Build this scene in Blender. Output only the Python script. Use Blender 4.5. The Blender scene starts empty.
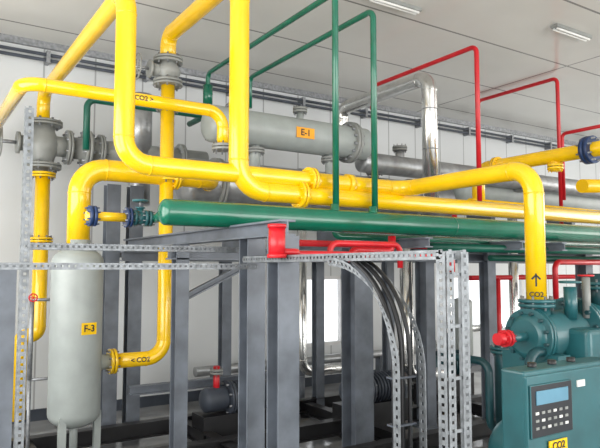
import bpy, bmesh, math, random
from mathutils import Vector, Matrix, Quaternion
random.seed(3)
# ---------------- camera model (eye height 1.6 m) ----------------
FPX=610.0; W,H=600,448
yaw=math.atan(395/FPX); pit=math.atan(44/FPX)
C=Vector((0,0,1.6))
Fh=Vector((math.sin(yaw),math.cos(yaw),0)); R=Vector((math.cos(yaw),-math.sin(yaw),0))
Fp=Fh*math.cos(pit)+Vector((0,0,math.sin(pit))); Up=R.cross(Fp)
cam=bpy.data.cameras.new('camera'); co=bpy.data.objects.new('camera',cam)
bpy.context.collection.objects.link(co); cam.sensor_width=36; cam.lens=36*FPX/W
co.matrix_world=Matrix.Translation(C)@Matrix((R,Up,-Fp)).transposed().to_4x4()
cam.clip_start=0.05
bpy.context.scene.camera=co
AX={'x':Vector((1,0,0)),'y':Vector((0,1,0)),'z':Vector((0,0,1))}
def P(u,v,Y):
    d=Fp+R*((u-300)/FPX)+Up*((224-v)/FPX)
    return C+d*(Y/d.y)
def mv(p,ax,val):
    p=Vector(p)
    if ax in 'XYZ':
        p['XYZ'.index(ax)]=val; return p
    d=p-C; a=AX[ax]
    if ax=='z': q=Up; k=(224-val)/FPX
    else: q=R; k=(val-300)/FPX
    s=-(q.dot(d)-k*Fp.dot(d))/(q.dot(a)-k*Fp.dot(a))
    return p+a*s
def path(st,*ops):
    pts=[P(*st) if isinstance(st,tuple) else Vector(st)]
    for a,v in ops: pts.append(mv(pts[-1],a,v))
    return pts
# ---------------- materials ----------------
def mat(name,col,rough=.4,metal=0,noise=.06,scale=6,bump=0,coat=0,emit=0):
    m=bpy.data.materials.new(name); m.use_nodes=True; nt=m.node_tree; b=nt.nodes['Principled BSDF']
    tc=nt.nodes.new('ShaderNodeTexCoord'); n=nt.nodes.new('ShaderNodeTexNoise'); n.inputs['Scale'].default_value=scale; n.inputs['Detail'].default_value=5
    nt.links.new(tc.outputs['Object'],n.inputs['Vector'])
    r=nt.nodes.new('ShaderNodeValToRGB'); c=Vector(col)
    a=[max(0,x*(1-noise*2)) for x in c]; d=[min(1,x*(1+noise*2)) for x in c]
    r.color_ramp.elements[0].color=(*a,1); r.color_ramp.elements[1].color=(*d,1)
    r.color_ramp.elements[0].position=.3; r.color_ramp.elements[1].position=.7
    nt.links.new(n.outputs['Fac'],r.inputs['Fac']); nt.links.new(r.outputs['Color'],b.inputs['Base Color'])
    b.inputs['Roughness'].default_value=rough; b.inputs['Metallic'].default_value=metal
    b.inputs['Coat Weight'].default_value=coat
    if bump:
        bp=nt.nodes.new('ShaderNodeBump'); bp.inputs['Strength'].default_value=bump
        nt.links.new(n.outputs['Fac'],bp.inputs['Height']); nt.links.new(bp.outputs['Normal'],b.inputs['Normal'])
    return m
def panelmat(name,col,axis,pitch,line,rough=.45,seam=.35,axis2=None,pitch2=6):
    m=mat(name,col,rough,0,.02,1.2); nt=m.node_tree; b=nt.nodes['Principled BSDF']
    src=b.inputs['Base Color'].links[0].from_socket
    tc=nt.nodes.new('ShaderNodeTexCoord'); sp=nt.nodes.new('ShaderNodeSeparateXYZ'); nt.links.new(tc.outputs['Object'],sp.inputs[0])
    def seamfac(ax,pt,ln):
        md=nt.nodes.new('ShaderNodeMath'); md.operation='PINGPONG'; md.inputs[1].default_value=pt/2; nt.links.new(sp.outputs[ax],md.inputs[0])
        lt=nt.nodes.new('ShaderNodeMath'); lt.operation='LESS_THAN'; lt.inputs[1].default_value=ln; nt.links.new(md.outputs[0],lt.inputs[0]); return lt.outputs[0]
    f=seamfac(axis,pitch,line)
    if axis2:
        g=seamfac(axis2,pitch2,line); mx=nt.nodes.new('ShaderNodeMath'); mx.operation='MAXIMUM'
        nt.links.new(f,mx.inputs[0]); nt.links.new(g,mx.inputs[1]); f=mx.outputs[0]
    mix=nt.nodes.new('ShaderNodeMix'); mix.data_type='RGBA'; nt.links.new(f,mix.inputs['Factor']); nt.links.new(src,mix.inputs['A'])
    mix.inputs['B'].default_value=(*[c*seam for c in col],1); nt.links.new(mix.outputs['Result'],b.inputs['Base Color'])
    return m
YEL=mat('yellow_paint',(.90,.55,.003),.22,0,.04,coat=.5)
GRN=mat('green_paint',(.003,.125,.072),.26,0,.08,coat=.4)
DGR=mat('dark_green_paint',(.003,.09,.06),.4)
RED=mat('red_paint',(.55,.01,.018),.35,0,.08)
GRY=mat('grey_paint',(.25,.26,.25),.4,0,.08)
LGR=mat('light_grey_paint',(.32,.35,.34),.38,0,.05)
STL=mat('blue_grey_steel',(.125,.142,.17),.45,0,.14)
DST=mat('dark_steel',(.05,.06,.08),.5,0,.1)
GAL=mat('galvanised_steel',(.27,.28,.295),.42,.6,.14,30)
TRY=mat('dull_galvanised_tray',(.20,.215,.23),.45,.45,.15,30)
ALU=mat('insulation_cladding',(.72,.72,.71),.2,.95,.06,12,bump=.3)
ALM=mat('dull_cladding',(.36,.37,.38),.35,.6,.12,10,bump=.15)
BLK=mat('black_rubber',(.012,.012,.014),.45,0,.2)
TEAL=mat('teal_enamel',(.018,.105,.12),.32,0,.1,coat=.2)
DTEAL=mat('dark_teal_enamel',(.008,.05,.06),.4,0,.15)
BLU=mat('blue_flange_paint',(.012,.035,.11),.4)
WHT=mat('white_plastic',(.75,.75,.73),.4)
ORG=mat('orange_plate',(.85,.36,.01),.5)
SCR=mat('keypad_black',(.008,.01,.015),.3)
SCB=mat('display_blue',(.1,.25,.35),.3)
FRM=mat('window_frame_white',(.7,.7,.7),.4)
GLS=bpy.data.materials.new('window_glass'); GLS.use_nodes=True
g=GLS.node_tree.nodes['Principled BSDF']; g.inputs['Transmission Weight'].default_value=1; g.inputs['Roughness'].default_value=.02; g.inputs['IOR'].default_value=1.02
WALL=panelmat('wall_panel',(.66,.68,.69),'X',.55,.009,.35,.55)
CEIL=panelmat('ceiling_panel',(.70,.69,.655),'Y',1.1,.013,.2,.35,'X',5.2)
FLR=mat('painted_concrete',(.26,.265,.27),.14,0,.2,1.5,bump=.02)
# ---------------- builder ----------------
class O:
    def __init__(s,name): s.n=name; s.bm=bmesh.new(); s.m=[]; s.kids=[]
    def mi(s,m):
        if m not in s.m: s.m.append(m)
        return s.m.index(m)
    def f(s,vs,m,sm=False):
        try: fc=s.bm.faces.new(vs)
        except ValueError: return
        fc.material_index=s.mi(m); fc.smooth=sm
    def frame(s,d):
        d=d.normalized(); a=Vector((0,0,1)) if abs(d.z)<.9 else Vector((1,0,0))
        u=d.cross(a).normalized(); return d,u,d.cross(u).normalized()
    def sweep(s,pts,rads,m,seg=20,caps=True):
        d,u,w=s.frame(pts[1]-pts[0]); rings=[]; pd=d
        for i,p in enumerate(pts):
            if i==0: t=(pts[1]-pts[0])
            elif i==len(pts)-1: t=(pts[-1]-pts[-2])
            else: t=(pts[i+1]-pts[i]).normalized()+(pts[i]-pts[i-1]).normalized()
            if t.length<1e-9: t=pd
            t=t.normalized(); q=pd.rotation_difference(t); u=q@u; u=(u-t*u.dot(t)).normalized(); w=t.cross(u); pd=t
            r=rads[i] if isinstance(rads,list) else rads
            rings.append([s.bm.verts.new(p+(u*math.cos(2*math.pi*k/seg)+w*math.sin(2*math.pi*k/seg))*r) for k in range(seg)])
        for a,b in zip(rings,rings[1:]):
            for k in range(seg): s.f([a[k],a[(k+1)%seg],b[(k+1)%seg],b[k]],m,True)
        if caps:
            s.f(rings[0][::-1],m); s.f(rings[-1],m)
    def tube(s,pts,r,m,bend=None,seg=20):
        bend=bend or r*3; out=[pts[0]]
        for i in range(1,len(pts)-1):
            p=pts[i]; a=p-pts[i-1]; b=pts[i+1]-p
            if a.length<1e-5 or b.length<1e-5: continue
            d1=a.normalized(); d2=b.normalized(); an=d1.angle(d2)
            if an<.02: out.append(p); continue
            t=min(bend*math.tan(an/2),a.length*.49,b.length*.49); rr=t/math.tan(an/2)
            n1=(d2-d1*d1.dot(d2)).normalized(); st=p-d1*t; c=st+n1*rr
            for k in range(9):
                th=an*k/8; out.append(c-n1*rr*math.cos(th)+d1*rr*math.sin(th))
            if r>.03:
                s.cyl(p-d1*(t+.005),p-d1*(t-.005),r*1.03,m); s.cyl(p+d2*(t-.005),p+d2*(t+.005),r*1.03,m)
        out.append(pts[-1]); s.sweep(out,r,m,seg)
    def cyl(s,a,b,r,m,r2=None,seg=20): s.sweep([Vector(a),Vector(b)],[r,r if r2 is None else r2],m,seg)
    def vessel(s,a,b,r,m,dome=.5,seg=32):
        d=(b-a).normalized(); pts=[];rd=[]
        for k in range(8):
            th=math.pi/2*(k+.15)/8.15; pts.append(a-d*r*dome*math.cos(th)); rd.append(r*math.sin(th))
        pts+= [a,b]; rd+=[r,r]
        for k in range(7,-1,-1):
            th=math.pi/2*(k+.15)/8.15; pts.append(b+d*r*dome*math.cos(th)); rd.append(r*math.sin(th))
        s.sweep(pts,rd,m,seg)
    def flange(s,p,d,r,m,th=.022,bolts=8,m2=None):
        d,u,w=s.frame(d)
        s.cyl(p-d*(th*1.1),p-d*.003,r,m,seg=28); s.cyl(p+d*.003,p+d*(th*1.1),r,m,seg=28)
        s.cyl(p-d*.004,p+d*.004,r*.8,BLK)
        for k in range(bolts):
            a=2*math.pi*(k+.5)/bolts; q=p+(u*math.cos(a)+w*math.sin(a))*r*.84
            s.cyl(q-d*th*2,q+d*th*2,r*.07,m2 or GAL,seg=6)
    def box(s,c,sz,m,ax=None,bev=0):
        c=Vector(c); hx,hy,hz=[v/2 for v in sz]; ax=ax or (AX['x'],AX['y'],AX['z'])
        vs=[s.bm.verts.new(c+ax[0]*(hx*i)+ax[1]*(hy*j)+ax[2]*(hz*k)) for i in(-1,1) for j in(-1,1) for k in(-1,1)]
        fs=[]
        for q in [(0,1,3,2),(4,6,7,5),(0,4,5,1),(2,3,7,6),(0,2,6,4),(1,5,7,3)]:
            fc=s.bm.faces.new([vs[i] for i in q]); fc.material_index=s.mi(m); fs.append(fc)
        if bev:
            es=list({e for f in fs for e in f.edges}); bmesh.ops.bevel(s.bm,geom=es,offset=bev,segments=3,affect='EDGES',profile=.5)
    def bb(s,a,b,m,bev=0):
        a=Vector(a);b=Vector(b); s.box((a+b)/2,[abs(b[i]-a[i]) for i in range(3)],m,bev=bev)
    def hbeam(s,a,b,w,h,m,side=None,t=.012):
        a=Vector(a);b=Vector(b);d=(b-a).normalized(); L=(b-a).length
        sd=side or (AX['x'] if abs(d.z)>.9 else (AX['z'].cross(d)).normalized()); up=d.cross(sd).normalized(); c=(a+b)/2
        ax=(sd,up,d)
        s.box(c+up*(h/2-t/2),(w,t,L),m,ax); s.box(c-up*(h/2-t/2),(w,t,L),m,ax); s.box(c,(t*.8,h-2*t,L),m,ax)
    def strip(s,a,b,wd,w,m,pitch=.05,t=.003,hole=.4):
        a=Vector(a);b=Vector(b);d=(b-a).normalized();L=(b-a).length;wd=wd.normalized();n=d.cross(wd)
        ax=(d,wd,n); c=(a+b)/2
        s.box(c+wd*w*.34,(L,w*.32,t),m,ax); s.box(c-wd*w*.34,(L,w*.32,t),m,ax)
        k=max(1,int(L/pitch))
        for i in range(k+1):
            s.box(a+d*(L*i/k),(pitch*(1-hole),w*.4,t),m,ax)
    def tray(s,a,b,wid,hgt,m,wd,up):
        wd=wd.normalized(); up=up.normalized(); a=Vector(a);b=Vector(b)
        for sg in(-1,1): s.strip(a+wd*wid/2*sg,b+wd*wid/2*sg,up,hgt,m,.03)
        for o in (-.33,0,.33): s.strip(a+wd*wid*o-up*hgt/2,b+wd*wid*o-up*hgt/2,wd,wid/3,m,.05)
    def wheel(s,c,n,r,m,tr=.008):
        n,u,w=s.frame(n); pts=[c+(u*math.cos(2*math.pi*k/24)+w*math.sin(2*math.pi*k/24))*r for k in range(25)]
        s.sweep(pts,tr,m,8,False)
        for k in range(3):
            a=math.pi*k/3; e=(u*math.cos(a)+w*math.sin(a))*r; s.cyl(c-e,c+e,tr*.7,m,seg=8)
    def valve(s,p,d,r,m,stem=None,wm=None,L=.22):
        d=d.normalized(); st=stem or AX['z']
        s.flange(p-d*L/2,d,r*1.75,m); s.flange(p+d*L/2,d,r*1.75,m)
        s.sweep([p-d*L*.5,p-d*L*.3,p-d*L*.15,p,p+d*L*.15,p+d*L*.3,p+d*L*.5],[r,r*1.1,r*1.4,r*1.55,r*1.4,r*1.1,r],m)
        s.cyl(p,p+st*r*2.2,r*.75,m); s.cyl(p+st*r*2.1,p+st*r*2.4,r*1.05,m); s.cyl(p+st*r*2.2,p+st*r*4,r*.18,GAL,seg=10)
        s.wheel(p+st*r*3.8,st,r*1.5,wm or m)
    def text(s,t,p,n,size,m,plate=None,pw=0,ph=0,rot=None):
        n=n.normalized(); z=AX['z']; x=z.cross(n).normalized(); y=n.cross(x)
        if plate: s.box(p,(pw,ph,.006),plate,(x,y,n))
        s.kids.append((t,p+n*.005,Matrix((x,y,n)).transposed().to_4x4(),size,m))
    def done(s):
        me=bpy.data.meshes.new(s.n); bmesh.ops.recalc_face_normals(s.bm,faces=s.bm.faces)
        vs=[v.co for v in s.bm.verts]
        c=Vector([(min(v[i] for v in vs)+max(v[i] for v in vs))/2 for i in range(3)])
        bmesh.ops.translate(s.bm,verts=s.bm.verts,vec=-c)
        s.bm.to_mesh(me); s.bm.free()
        for m in s.m: me.materials.append(m)
        ob=bpy.data.objects.new(s.n,me); bpy.context.collection.objects.link(ob); ob.location=c
        for i,(t,p,M,size,m) in enumerate(s.kids):
            cu=bpy.data.curves.new('lettering','FONT'); cu.body=t; cu.size=size; cu.align_x='CENTER'; cu.align_y='CENTER'; cu.extrude=.0008; cu.offset=size*.02
            cu.materials.append(m); k=bpy.data.objects.new('lettering',cu); bpy.context.collection.objects.link(k)
            k.parent=ob; k.matrix_local=Matrix.Translation(p-c)@M
        return ob
X,Y_,Z=AX['x'],AX['y'],AX['z']
# ---------------- room ----------------
YW=7.0; CH=4.06; XL,XR=-1.6,15.0; YF=-5
o=O('floor'); o.bb((XL,YF,-.1),(XR,YW,0),FLR); o.done()
o=O('ceiling'); o.bb((XL,YF,CH),(XR,YW+.1,CH+.1),CEIL); o.done()
def wp(u,v): return P(u,v,YW)
def win(u0,v0,u1,v1):
    a=wp(u0,v0); b=wp(u1,v1); return (a.x,b.x)
w0=win(297,0,341,0); w2=win(445,0,515,0); wz0=wp(320,346).z; wz1=wp(320,276).z
ws=[w0,w2]
o=O('wall_back'); xs=XL
for (x0,x1) in ws:
    o.bb((xs,YW,0),(x0,YW+.1,CH),WALL); o.bb((x0,YW,0),(x1,YW+.1,wz0),WALL); o.bb((x0,YW,wz1),(x1,YW+.1,CH),WALL); xs=x1
o.bb((xs,YW,0),(XR,YW+.1,CH),WALL)
o.done()
for i,(x0,x1) in enumerate(ws):
    z0,z1=wz0,wz1
    o=O('window_%d'%(i+1))
    for bx in [((x0,z0),(x0+.05,z1)),((x1-.05,z0),(x1,z1)),((x0,z0),(x1,z0+.05)),((x0,z1-.05),(x1,z1)),(((x0+x1)/2-.025,z0),((x0+x1)/2+.025,z1))]:
        o.bb((bx[0][0],YW-.02,bx[0][1]),(bx[1][0],YW+.06,bx[1][1]),FRM)
    o.bb((x0+.04,YW+.02,z0+.04),(x1-.04,YW+.03,z1-.04),GLS); o.done()
o=O('wall_right'); o.bb((XR,YF,0),(XR+.1,YW,CH),WALL); o.done()
o=O('wall_left')
o.bb((XL-.1,YF,0),(XL,YW,1.0),WALL); o.bb((XL-.1,YF,3.2),(XL,YW,CH),WALL); o.bb((XL-.1,YF,1.0),(XL,-1,3.2),WALL); o.bb((XL-.1,5.5,1),(XL,YW,3.2),WALL); o.done()
o=O('wall_front'); o.bb((XL,YF-.1,3.7),(XR,YF,CH),WALL); o.bb((XL,YF-.1,0),(0,YF,3.7),WALL); o.bb((12,YF-.1,0),(XR,YF,3.7),WALL); o.done()
o=O('baseboard_back'); o.bb((XL,YW-.02,0),(XR,YW,.12),DST); o.done()
o=O('trim_1'); o.bb((XL,YW-.05,CH-.07),(XR,YW,CH),GAL); o.done()
o=O('cable_conduit')
for dz,dy in((.16,.1),(.22,.1)): o.cyl((XL+.05,YW-dy,CH-dz),(XR-.05,YW-dy,CH-dz),.018,DST,seg=10)
for i in range(14): o.bb((XL+.6+i*1.1,YW-.13,CH-.25),(XL+.64+i*1.1,YW-.001,CH-.12),GAL)
o.done()
for (u,v,Yy) in [(395,8,4.3),(572,36,5.0)]:
    p=P(u,v,Yy); o=O('ceiling_lamp')
    d=(p-C); s_=(CH-.06-1.6)/d.z; q=C+d*s_
    o.bb((q.x-.3,q.y-.04,CH-.035),(q.x+.3,q.y+.04,CH-.001),GRY); o.cyl((q.x-.28,q.y-.02,CH-.045),(q.x+.28,q.y-.02,CH-.045),.012,WHT,seg=10); o.cyl((q.x-.28,q.y+.02,CH-.045),(q.x+.28,q.y+.02,CH-.045),.012,WHT,seg=10); o.done()
# ---------------- yellow pipes ----------------
p1=path((168,60,4.98),('z',36),('y',240),('z',190),('x',660))
o=O('yellow_gas_pipe'); o.tube(p1,.068,YEL,.2)
q=mv(p1[3],'x',300); o.flange(q,X,.1,YEL,m2=YEL)
o.done()
p0=path((43,120,6.3),('z',93),('y',127),('z',163),('x',402),('y',533),('z',303))
o=O('yellow_gas_pipe'); o.tube(p0,.062,YEL,.16)
q=mv(p0[3],'x',310); o.flange(q,X,.095,YEL,m2=YEL); q=mv(p0[3],'x',346); o.cyl(q,q+X*.05,.075,YEL)
q=mv(p0[5],'z',283); n=(C-q); n.z=0; n.normalize(); o.text('CO2',q+n*.06-Z*.07,n,.042,BLK)
o.box(q+n*.062+Z*.02,(.010,.002,.08),BLK,(n.cross(Z),n,Z))
for sg in(-1,1):
    dd=(Z*-1+n.cross(Z)*sg).normalized(); o.box(q+n*.063+Z*.05+dd*.016,(.04,.002,.010),BLK,(dd,n,dd.cross(n)))
o.flange(p0[-1],Z,.11,TEAL)
o.done()
o=O('yellow_gas_pipe'); pz=path((43,172,6.3),('z',335),('x',20),('z',420)); o.tube(pz,.07,YEL,.15); o.flange(pz[0]-Z*.03,Z,.12,YEL); o.flange(mv(pz[0],'z',240),Z,.11,YEL); o.done()
o=O('gate_valve'); pv=mv(P(43,145,6.3),'z',145); o.valve(pv,Z,.1,GRY,stem=-X,L=.42)
o.cyl(pv,mv(pv,'x',68),.1,GRY)
o.flange(mv(pv,'x',68),X,.17,GRY); o.done()
o=O('grey_process_pipe'); a=mv(pv,'x',70); b=mv(pv,'x',205); o.tube([a,b],.11,GRY)
for u in(100,180): o.flange(mv(pv,'x',u),X,.165,GRY)
o.flange(mv(pv,'x',86),X,.19,GRY,.03,10)
d_=mv(pv,'x',140); o.cyl(d_,mv(d_,'z',205),.11,ALM)
o.cyl(d_,mv(d_,'z',95),.12,ALM); o.done()
a=P(24,82,4.4)
ps=path(a,('Y',6.6)); ps=[ps[1],ps[0]]; ps+=path(a,('x',223),('z',150))[1:]
o=O('yellow_gas_pipe'); o.tube(ps,.048,YEL,.13); q=mv(a,'x',142); o.text('CO2 >',q+Vector((0,-.045,0)),-Y_,.05,BLK)
o.flange(ps[-1]+Z*.02,Z,.085,GRY); o.done()
pf=path((78,246,4.98),('z',168),('x',215),('Y',5.3))
o=O('yellow_gas_pipe'); o.tube(pf,.088,YEL,.2); q=mv(pf[1],'x',175); o.flange(q,X,.12,YEL,m2=YEL); o.done()
pl=path((168,82,4.98),('z',357),('x',112))
o=O('yellow_gas_pipe'); o.tube(pl,.06,YEL,.15); o.flange(pl[-1],X,.1,YEL); q=mv(pl[1],'x',138); o.text('< CO2',q+Vector((0,-.057,0)),-Y_,.055,BLK)
for v in(108,178): o.flange(mv(pl[0],'z',v),Z,.1,YEL if v>120 else GRY)
o.done()
o=O('gate_valve'); pv2=P(168,72,4.98); o.valve(pv2,Z,.072,GRY,stem=X*-1,L=.2); o.done()
a=P(590,150,3.0); p3=path(a,('y',478),('z',205)); p3=[mv(a,'Y',2.2),a]+p3[1:]
o=O('yellow_gas_pipe'); o.tube(p3,.066,YEL,.14); o.flange(a,Y_,.12,BLU,.035); o.flange(mv(a,'y',497),Y_,.09,YEL,m2=YEL)
q=mv(a,'y',555); o.cyl(q,q-Z*.14,.045,YEL); o.flange(q-Z*.1,Z,.07,YEL,m2=YEL)
o.done()
o=O('yellow_gas_pipe'); o.tube(path((470,204,4.2),('x',660)),.06,YEL); o.tube([P(582,186,3.6),P(660,186,3.6)],.07,YEL); o.done()
# ---------------- green ----------------
h0=P(166,212,3.5); h1=mv(h0,'x',680)
o=O('green_liquid_header'); o.vessel(h0,h1,.081,GRN,.55)
for u in(335,373): 
    q=mv(h0,'x',u); o.cyl(q,q+Z*.12,.032,GRN)
q=mv(h0,'x',450); o.cyl(q,q+X*.01,.083,GRN)
o.done()
v1=mv(h0,'x',336); v2=mv(h0,'x',375)
o=O('green_vent_pipe'); o.tube(path(v2+Z*.05,('z',10),('y',250),('z',108)),.024,GRN,.07); o.done()
o=O('green_vent_pipe'); o.tube(path(v1+Z*.05,('z',-8),('y',208),('z',140)),.024,GRN,.07)
q=path(v1+Z*.05,('z',-8),('y',208),('z',95))[-1]; o.cyl(q-Z*.1,q+Z*.1,.05,GRN); o.done()
o=O('green_drain_pipe'); o.tube(path((86,150,5.6),('z',99),('x',205),('Y',6.0)),.03,DGR,.08); o.done()
o=O('green_drain_pipe'); o.tube(path((335,224,3.75),('z',236),('x',680)),.028,GRN,.06); o.tube(path((430,247,3.6),('x',680)),.035,DGR); o.tube(path((455,236,4.0),('x',680)),.05,DGR)
o.tube(path((490,258,4.1),('x',680)),.03,DGR); o.done()
o=O('green_inlet_valve'); a=P(92,216,3.9)
o.tube([mv(a,'x',86),mv(a,'x',128)],.03,YEL)
aa=mv(a,'x',128)
o.flange(mv(a,'x',92),X,.065,BLU,.02,m2=BLU); o.flange(aa,X,.065,BLU,.016)
o.valve(mv(a,'x',140),X,.03,TEAL,L=.1,wm=TEAL); o.tube([mv(a,'x',146),mv(a,'x',156),h0],.03,GRN,.03)
o.done()
# ---------------- red ----------------
o=O('red_vent_pipe'); o.tube(path((480,216,4.0),('z',46),('y',372),('z',110)),.024,RED,.07)
o.done()
o=O('red_vent_pipe'); o.tube(path((562,236,4.6),('z',78),('y',478),('z',150)),.024,RED,.07); o.done()
o=O('red_vent_pipe'); o.tube(path((640,118,3.6),('y',562),('z',200)),.022,RED,.06); o.done()
o=O('red_suction_pipe'); a=P(277,228,2.74)
o.tube(path(a,('z',258)),.044,RED); q=mv(a,'z',258); o.cyl(q,q+Z*.02,.052,RED); o.cyl(a,a+Z*.02,.05,RED)
o.tube(path((277,252,2.74),('x',300),('Y',3.05),('x',452),('z',272)),.02,RED,.05)
o.tube(path((330,262,3.2),('z',243),('x',400),('Z',1.6)),.02,RED,.06)
o.done()
o=O('red_suction_pipe'); o.tube(path((300,243,4.15),('x',455),('z',215)),.026,RED,.06)
o.tube(path((352,262,3.6),('z',250),('x',392),('z',236)),.03,RED,.06); o.done()
o=O('red_drain_pipe'); o.tube(path((556,300,4.0),('z',262),('x',640)),.03,RED,.08); o.tube(path((470,278,5.0),('x',700)),.03,RED); o.tube(path((498,278,5.0),('z',372)),.03,RED); o.done()
o=O('red_relief_valve'); a=P(276,193,3.82); o.cyl(a,mv(a,'z',174),.06,RED); q=mv(a,'z',174); o.cyl(q,q+Z*.03,.075,RED,.06); o.flange(mv(a,'z',186),Z,.095,RED,m2=RED)
o.done()
# ---------------- exchangers ----------------
o=O('shell_and_tube_heat_exchanger'); a=P(252,129,4.9); b=mv(a,'x',362)
o.vessel(mv(a,'x',212),b,.165,LGR,.5); o.flange(mv(a,'x',232),X,.215,GRY,.03,14); o.flange(mv(a,'x',349),X,.21,GRY,.03,14)
q=mv(a,'x',296); o.text('E-1',q+Vector((0,-.168,-.01)),-Y_,.085,BLK,ORG,.2,.1)
for u in(255,330): 
    q=mv(a,'x',u); o.cyl(q-Z*.4,q,.05,LGR); o.flange(q-Z*.2,Z,.09,GRY)
q=mv(a,'x',300); o.cyl(q,q+Z*.24,.035,LGR); o.flange(q+Z*.25,Z,.07,GRY)
o.done()
o=O('shell_and_tube_heat_exchanger'); a=P(190,183,5.35); b=mv(a,'x',440)
o.vessel(a,b,.235,ALM,.5)
for u in(215,300,410): o.flange(mv(a,'x',u),X,.26 if u!=300 else .245,GRY,.03,14)
for u in(235,330,420):
    q=mv(a,'x',u); o.bb((q.x-.04,q.y-.2,1.8),(q.x+.04,q.y+.2,q.z-.2),STL)
q=mv(a,'x',375); o.cyl(q,q+Z*.42,.06,ALU); o.flange(q+Z*.3,Z,.1,GRY)
o.done()
o=O('insulated_suction_pipe'); a=P(362,162,5.0); o.vessel(a,mv(a,'x',660),.11,ALM,.4); o.flange(mv(a,'x',430),X,.15,GRY); o.flange(mv(a,'x',520),X,.15,GRY)
q=mv(a,'x',400); o.cyl(q,q+Z*.2,.05,ALM); o.flange(q+Z*.2,Z,.08,GRY)
o.done()
o=O('liquid_receiver_tank'); a=P(455,190,5.3); o.vessel(a,mv(a,'x',680),.22,LGR,.5)
for u in(480,560): q=mv(a,'x',u); o.bb((q.x-.04,q.y-.2,1.8),(q.x+.04,q.y+.2,q.z-.15),STL)
o.done()
o=O('insulated_riser_pipe'); o.tube(path((431,210,4.4),('z',77),('y',342),('z',150)),.078,ALU,.14,24)
for v in(110,150,190): 
    z=mv(P(431,210,4.4),'z',v); o.cyl(z,z+Z*.01,.081,GAL)
o.done()
# ---------------- vessel ----------------
o=O('oil_separator_vessel'); a=P(74,412,4.98); b=mv(a,'z',262); o.vessel(a,b,.195,LGR,.6,36)
q=mv(a,'z',327); n=(C-q); n.z=0; n=(n.normalized()+Vector((.55,-.25,0))).normalized(); o.text('F-3',q+n*.197,n,.07,BLK,YEL,.12,.09)
o.cyl(mv(a,'z',268),mv(a,'z',240),.09,LGR); o.flange(mv(a,'z',249),Z,.13,GRY)
o.cyl(mv(pl[-1],'x',80),pl[-1],.06,LGR)
o.cyl(a,a-Z*.35,.03,LGR)
for k in range(3):
    an=2*math.pi*k/3+1.9; e=Vector((math.cos(an),math.sin(an),0))*.17; o.bb((a.x+e.x-.025,a.y+e.y-.025,0),(a.x+e.x+.025,a.y+e.y+.025,a.z+.0),LGR)
o.done()
o=O('level_gauge'); a=P(32,300,5.2); o.cyl(mv(a,'z',380),a,.018,GAL); o.cyl(a,a+X*.25,.012,GAL); o.wheel(a+Z*.02-Y_*.05,Y_,.03,RED,.005); o.cyl(mv(a,'z',380),mv(a,'z',380)+X*.25,.012,GAL)
o.cyl(mv(a,'z',380),Vector((a.x,a.y,0)),.014,GAL); o.done()
# ---------------- steel frame ----------------
FH=P(282,236,2.9).z
def col(o,u,Yy,top,w=.14,h=.14,m=STL,side=None):
    p=P(u,300,Yy); o.hbeam((p.x,p.y,0),(p.x,p.y,top),w,h,m,side or X); o.bb((p.x-.12,p.y-.12,0),(p.x+.12,p.y+.12,.015),m); return p
o=O('steel_pipe_rack')
zt=FH
A=col(o,283,2.9,zt,.13,.13); B=col(o,180,4.35,zt,.1,.1); B2=col(o,252,3.35,zt,.12,.12)
D=col(o,357,4.3,zt,.2,.2); E=col(o,425,4.6,zt,.12,.16); G=col(o,388,5.2,zt,.1,.1); Hh=col(o,225,5.6,zt,.1,.1); I=col(o,318,5.6,zt,.1,.1)
J=col(o,488,4.3,zt,.12,.12); K=col(o,585,4.3,zt,.14,.14)
hb=.09
o.hbeam((A.x,2.85,zt+hb/2),(A.x,5.7,zt+hb/2),.1,hb,STL)
o.hbeam((B.x-.1,4.35,zt-.07),(K.x+2,4.35,zt-.07),.1,hb,STL)
o.hbeam((B.x-.1,5.5,zt-.07),(K.x+2,5.5,zt-.07),.1,hb,STL)
for p in (D,E,J,K): o.hbeam((p.x,3.4,zt+.02),(p.x,5.7,zt+.02),.08,.08,STL)
o.hbeam((B.x,5.5,.5),(D.x,5.5,.5),.08,.08,STL)
o.hbeam((B.x,4.4,1.35),(B.x+.7,4.4,zt-.1),.05,.05,STL)
o.done()
o=O('slotted_steel_post'); a=P(24,300,3.4); zz=mv(a,'z',108).z; o.strip((a.x,a.y,0),(a.x,a.y,zz),X,.04,TRY,.035); o.strip((a.x-.02,a.y+.02,0),(a.x-.02,a.y+.02,zz),Y_,.04,TRY,.035)
a=P(6,300,4.2); o.hbeam((a.x,a.y,0),(a.x,a.y,1.62),.1,.1,STL); o.done()
o=O('steel_column')
for u,Yy in((110,5.9),(133,5.9)):
    a=P(u,300,Yy); o.hbeam((a.x,a.y,0),(a.x,a.y,2.4),.13,.13,STL)
a=P(110,300,5.9); b=P(133,300,5.9); o.bb((a.x,5.87,1.7),(b.x,5.93,1.8),STL)
o.done()
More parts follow.
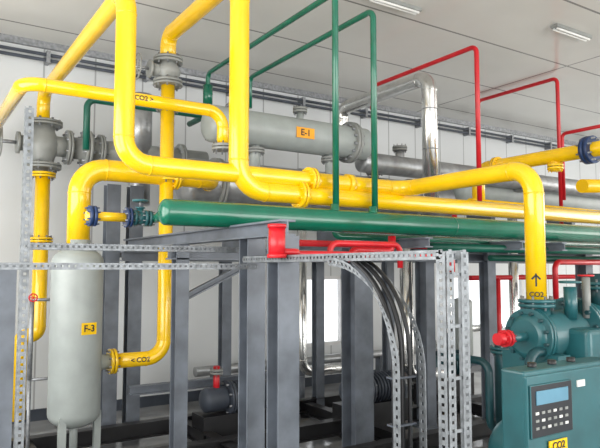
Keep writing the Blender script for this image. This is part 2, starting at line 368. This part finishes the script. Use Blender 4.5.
# ---------------- cable trays ----------------
o=O('cable_tray'); a=P(-20,266,3.2); b=mv(a,'x',252); o.tray(a,b,.12,.032,TRY,Y_,Z)
a2=P(28,246,3.55); o.tray(a2,mv(a2,'x',240),.06,.035,TRY,Y_,Z)
o.done()
o=O('cable_tray'); c1=Vector((b.x,3.2,1.65)); e1=mv(c1,'y',452)
o.tray(c1,e1,.12,.035,TRY,X,Z); o.done()
o=O('vertical_cable_ladder')
ex=e1.x; ey=e1.y
o.strip((ex-.042,ey-.03,0),(ex-.042,ey-.03,1.66),X,.035,TRY,.03); o.strip((ex+.034,ey-.03,0),(ex+.034,ey-.03,1.66),X,.04,TRY,.03)
o.strip((ex-.06,ey+.0,0),(ex-.06,ey+.0,1.66),Y_,.045,TRY,.03); o.strip((ex+.055,ey,0),(ex+.055,ey,1.66),Y_,.045,TRY,.03)
for k in range(9): o.bb((ex-.06,ey-.026,.05+.19*k),(ex+.055,ey-.02,.062+.19*k),TRY)
o.done()
o=O('cable_bundle')
for i in range(8):
    dx=(i-3.5)*.0145
    pts=[Vector((ex+dx,3.1,1.660+.003*(i%2)))]; R2=.42; y0=ey+.70+(i%3)*.012
    for k in range(0,13):
        th=math.pi/2*k/12; pts.append(Vector((ex+dx,y0-R2*math.sin(th),1.66-R2*(1-math.cos(th)))))
    pts.append(Vector((ex+dx,y0-R2,0.0))); o.sweep(pts,.0078,BLK,8)
for k in range(6): o.bb((ex-.06,ey+.265,.2+k*.19),(ex+.06,ey+.312,.208+k*.19),DST)
o.done()
o=O('curved_cable_tray')
rr=.46
for sgn in(-.07,.07):
    last=None
    for k in range(13):
        th=math.pi/2*k/12; q=Vector((ex+sgn,ey+.70-rr*math.sin(th),1.63-rr*(1-math.cos(th))))
        if last: o.strip(last,q,Vector((0,math.sin(th),math.cos(th))),.04,TRY,.03)
        last=q
    o.strip(last,Vector((last.x,last.y,0)),Y_,.04,TRY,.035)
o.done()
# ---------------- silver lower pipes, background plant ----------------
o=O('insulated_drop_pipe'); o.tube(path((406,240,4.8),('z',378),('x',440)),.07,ALU,.14); q=P(406,378,4.8); o.cyl(q-Z*.08,Vector((q.x,q.y,0)),.03,STL); o.done()
o=O('insulated_drop_pipe'); o.tube(path((512,215,5.0),('z',345),('x',560)),.06,ALU,.14); q=P(512,345,5.0); o.cyl(q-Z*.05,Vector((q.x,q.y,0)),.03,STL); o.done()
o=O('insulated_drop_pipe'); o.tube(path((302,215,6.1),('z',372),('x',360)),.06,ALU,.14); q=P(302,372,6.1); o.cyl(q-Z*.05,Vector((q.x,q.y,0)),.03,STL); o.done()
o=O('insulated_drop_pipe'); o.tube(path((448,215,6.0),('z',330),('x',500)),.05,ALU,.14); q=P(448,330,6.0); o.cyl(q-Z*.04,Vector((q.x,q.y,0)),.03,STL); o.done()
o=O('insulated_floor_pipe'); o.tube(path((195,372,6.4),('x',470)),.055,ALM); 
for u in(215,300,380,450):
    q=mv(P(195,372,6.4),'x',u); o.bb((q.x-.04,6.35,0),(q.x+.04,6.45,q.z),STL)
o.done()
def pump(u,v,Yy,z,m):
    o=O('refrigerant_pump'); q=P(u,v,Yy); q.z=z
    o.cyl(q,q+X*.42,.13,m,seg=28); o.flange(q,X,.16,m); o.vessel(q-X*.22,q-X*.05,.11,m,.5)
    for k in range(8): o.cyl(q+X*(.06+k*.04),q+X*(.07+k*.04),.15,m,seg=28)
    o.bb((q.x-.3,q.y-.13,.0),(q.x+.45,q.y+.13,z-.12),BLK); o.cyl(q-X*.12,q-X*.12+Z*.3,.03,RED); o.flange(q-X*.12+Z*.25,Z,.06,GRY); o.done()
pump(365,408,4.75,.42,DST); pump(440,400,5.3,.45,DTEAL); pump(228,400,5.2,.4,DST)
o=O('small_accumulator_vessel'); a=P(462,300,5.6); o.vessel(Vector((a.x,a.y,.5)),Vector((a.x,a.y,1.15)),.13,LGR,.5); o.cyl((a.x,a.y,0),(a.x,a.y,.5),.05,STL); o.cyl((a.x,a.y,1.1),(a.x,a.y,1.7),.03,ALU); o.done()
o=O('black_skid_base')
for Yy in(3.9,4.7,5.6): o.hbeam((.55,Yy,.12),(6.2,Yy,.12),.1,.14,BLK)
for xx in(.9,2.3,3.7,5.2): o.hbeam((xx,3.8,.1),(xx,5.7,.1),.1,.12,BLK)
for xx in(.9,2.3,3.7,5.2):
    for Yy in(3.9,4.7,5.6): o.cyl((xx,Yy,0),(xx,Yy,.07),.06,BLK)
o.done()
o=O('floor_drain_pipe')
for yy,z in((3.4,.06),): o.cyl((.7,yy,z),(7,yy,z),.035,BLK); o.bb((.9,yy-.03,0),(.98,yy+.03,z),BLK); o.bb((5.9,yy-.03,0),(5.98,yy+.03,z),BLK)
o.done()
# ---------------- compressor ----------------
cx,cy=p0[-1].x,p0[-1].y; cz=p0[-1].z
o=O('screw_compressor')
ax=cz-.2
o.sweep([Vector((cx-.13,cy,ax)),Vector((cx-.11,cy,ax)),Vector((cx-.07,cy,ax)),Vector((cx+.35,cy,ax)),Vector((cx+.36,cy,ax)),Vector((cx+.8,cy,ax))],[.1,.13,.15,.15,.19,.19],TEAL,32)
o.cyl((cx,cy,ax),(cx,cy,cz-.03),.08,TEAL)
for xx,r_ in((cx-.07,.17),(cx+.36,.23),(cx+.8,.24),(cx+1.3,.22)): o.flange(Vector((xx,cy,ax)),X,r_,TEAL,.025,12,m2=DTEAL)
o.cyl((cx+.8,cy,ax),(cx+2.0,cy,ax),.22,DTEAL,seg=32)
for k in range(14):
    o.cyl((cx+.9+k*.07,cy,ax),(cx+.915+k*.07,cy,ax),.25,DTEAL,seg=32)
o.bb((cx+.1,cy-.28,ax-.15),(cx+.3,cy-.1,ax+.05),TEAL,.03)
o.cyl((cx+.2,cy-.1,ax+.1),(cx+.2,cy-.1,ax+.3),.04,TEAL); o.wheel(Vector((cx+.2,cy-.1,ax+.33)),Z,.06,TEAL)
o.cyl((cx+.6,cy-.05,ax+.1),(cx+.6,cy-.05,ax+.38),.07,DTEAL); o.flange(Vector((cx+.6,cy-.05,ax+.30)),Z,.11,TEAL)
o.cyl((cx+.34,cy-.12,ax+.1),(cx+.34,cy-.12,ax+.36),.025,GRY); o.wheel(Vector((cx+.34,cy-.12,ax+.37)),Z,.045,RED,.006)
for xx in(cx-.03,cx+.6,cx+1.5): o.bb((xx-.06,cy-.2,.62),(xx+.06,cy+.2,ax-.1),TEAL)
o.vessel(Vector((cx-.15,cy,.45)),Vector((cx+1.8,cy,.45)),.26,TEAL,.5)
for xx in(cx,cx+1.4): o.bb((xx-.08,cy-.24,0),(xx+.08,cy+.24,.3),DTEAL)
o.tube([Vector((cx-.22,cy-.1,.6)),Vector((cx-.22,cy-.1,ax-.08)),Vector((cx-.05,cy-.1,ax-.08))],.03,DTEAL)
q=Vector((cx-.08,cy,ax)); o.cyl(q,q-X*.2,.03,TEAL); o.flange(q-X*.22,X,.05,RED,m2=RED); o.cyl(q-X*.2,q-X*.3,.035,RED)
o.done()
o=O('oil_filter_housing')
a=P(506,340,3.1); o.vessel(Vector((a.x,a.y,.35)),Vector((a.x,a.y,1.02)),.09,DTEAL,.5); o.flange(Vector((a.x,a.y,.98)),Z,.12,TEAL); o.cyl((a.x,a.y,0),(a.x,a.y,.35),.04,DTEAL)
o.tube([Vector((a.x,a.y,.4)),Vector((a.x-.2,a.y,.4)),Vector((a.x-.2,a.y,.9)),Vector((a.x-.2,a.y+.5,.9))],.03,DTEAL)
o.done()
yp=1.75
o=O('compressor_control_panel'); a=P(524,372,yp); x0=a.x; x1=P(615,372,yp).x; z1=a.z; z0=z1-.46
o.bb((x0,yp,z0),(x1,yp+.13,z1),TEAL,.012); o.bb((x0+.0,yp-.012,z0+.02),(x1-.02,yp+.01,z1-.02),TEAL,.006)
ka=P(530,386,yp-.02); kb=P(573,430,yp-.02)
o.bb((ka.x,yp-.022,kb.z),(kb.x,yp-.012,ka.z),SCR,.004)
kw=kb.x-ka.x; kh=ka.z-kb.z
o.bb((ka.x+kw*.12,yp-.026,ka.z-kh*.38),(ka.x+kw*.88,yp-.021,ka.z-kh*.12),SCB)
for i in range(6):
    for j in range(3): o.bb((ka.x+kw*(.1+.14*i),yp-.025,ka.z-kh*(.56+.14*j)),(ka.x+kw*(.1+.14*i+.07),yp-.021,ka.z-kh*(.51+.14*j)),WHT if (i*2+j)%3==0 else GRY)
o.bb((kb.x+.05,yp-.018,z1-.10),(kb.x+.11,yp-.011,z1-.07),WHT)
o.text('CO2',Vector((ka.x+kw*.62,yp-.02,kb.z-.05)),-Y_,.045,BLK,YEL,.13,.05)
o.cyl((x1-.1,yp-.03,z1-.22),(x1-.1,yp-.01,z1-.22),.02,RED)
for xx in(x0+.12,x1-.12): o.bb((xx-.03,yp+.04,0),(xx+.03,yp+.1,z0+.01),DTEAL)
for i in range(3): o.cyl((x0+.15+i*.15,yp+.07,z1-.01),(x0+.15+i*.15,yp+.07,z1+.02),.02,BLK)
o.done()
# ---------------- light ----------------
w=bpy.data.worlds.new('sky'); bpy.context.scene.world=w; w.use_nodes=True
bg=w.node_tree.nodes['Background']; bg.inputs[0].default_value=(.94,.97,1,1); bg.inputs[1].default_value=2.4
def area(name,loc,rot,sx,sy,e,col=(1,.97,.91)):
    l=bpy.data.lights.new(name,'AREA'); l.shape='RECTANGLE'; l.size=sx; l.size_y=sy; l.energy=e; l.color=col
    ob=bpy.data.objects.new(name,l); ob.location=loc; ob.rotation_euler=rot; bpy.context.collection.objects.link(ob)
area('doorway_daylight',(5,-4.5,1.8),(math.radians(90+12),0,0),10,3.0,430)
area('window_daylight',(-1.4,2.3,2.1),(0,math.radians(-95),0),2.1,6,190)
area('far_fill',(14,1,2.2),(0,math.radians(95),0),3,8,320)  # added fill light inside the room; the right wall has no opening
sc=bpy.context.scene; sc.view_settings.view_transform='Standard'; sc.view_settings.exposure=0
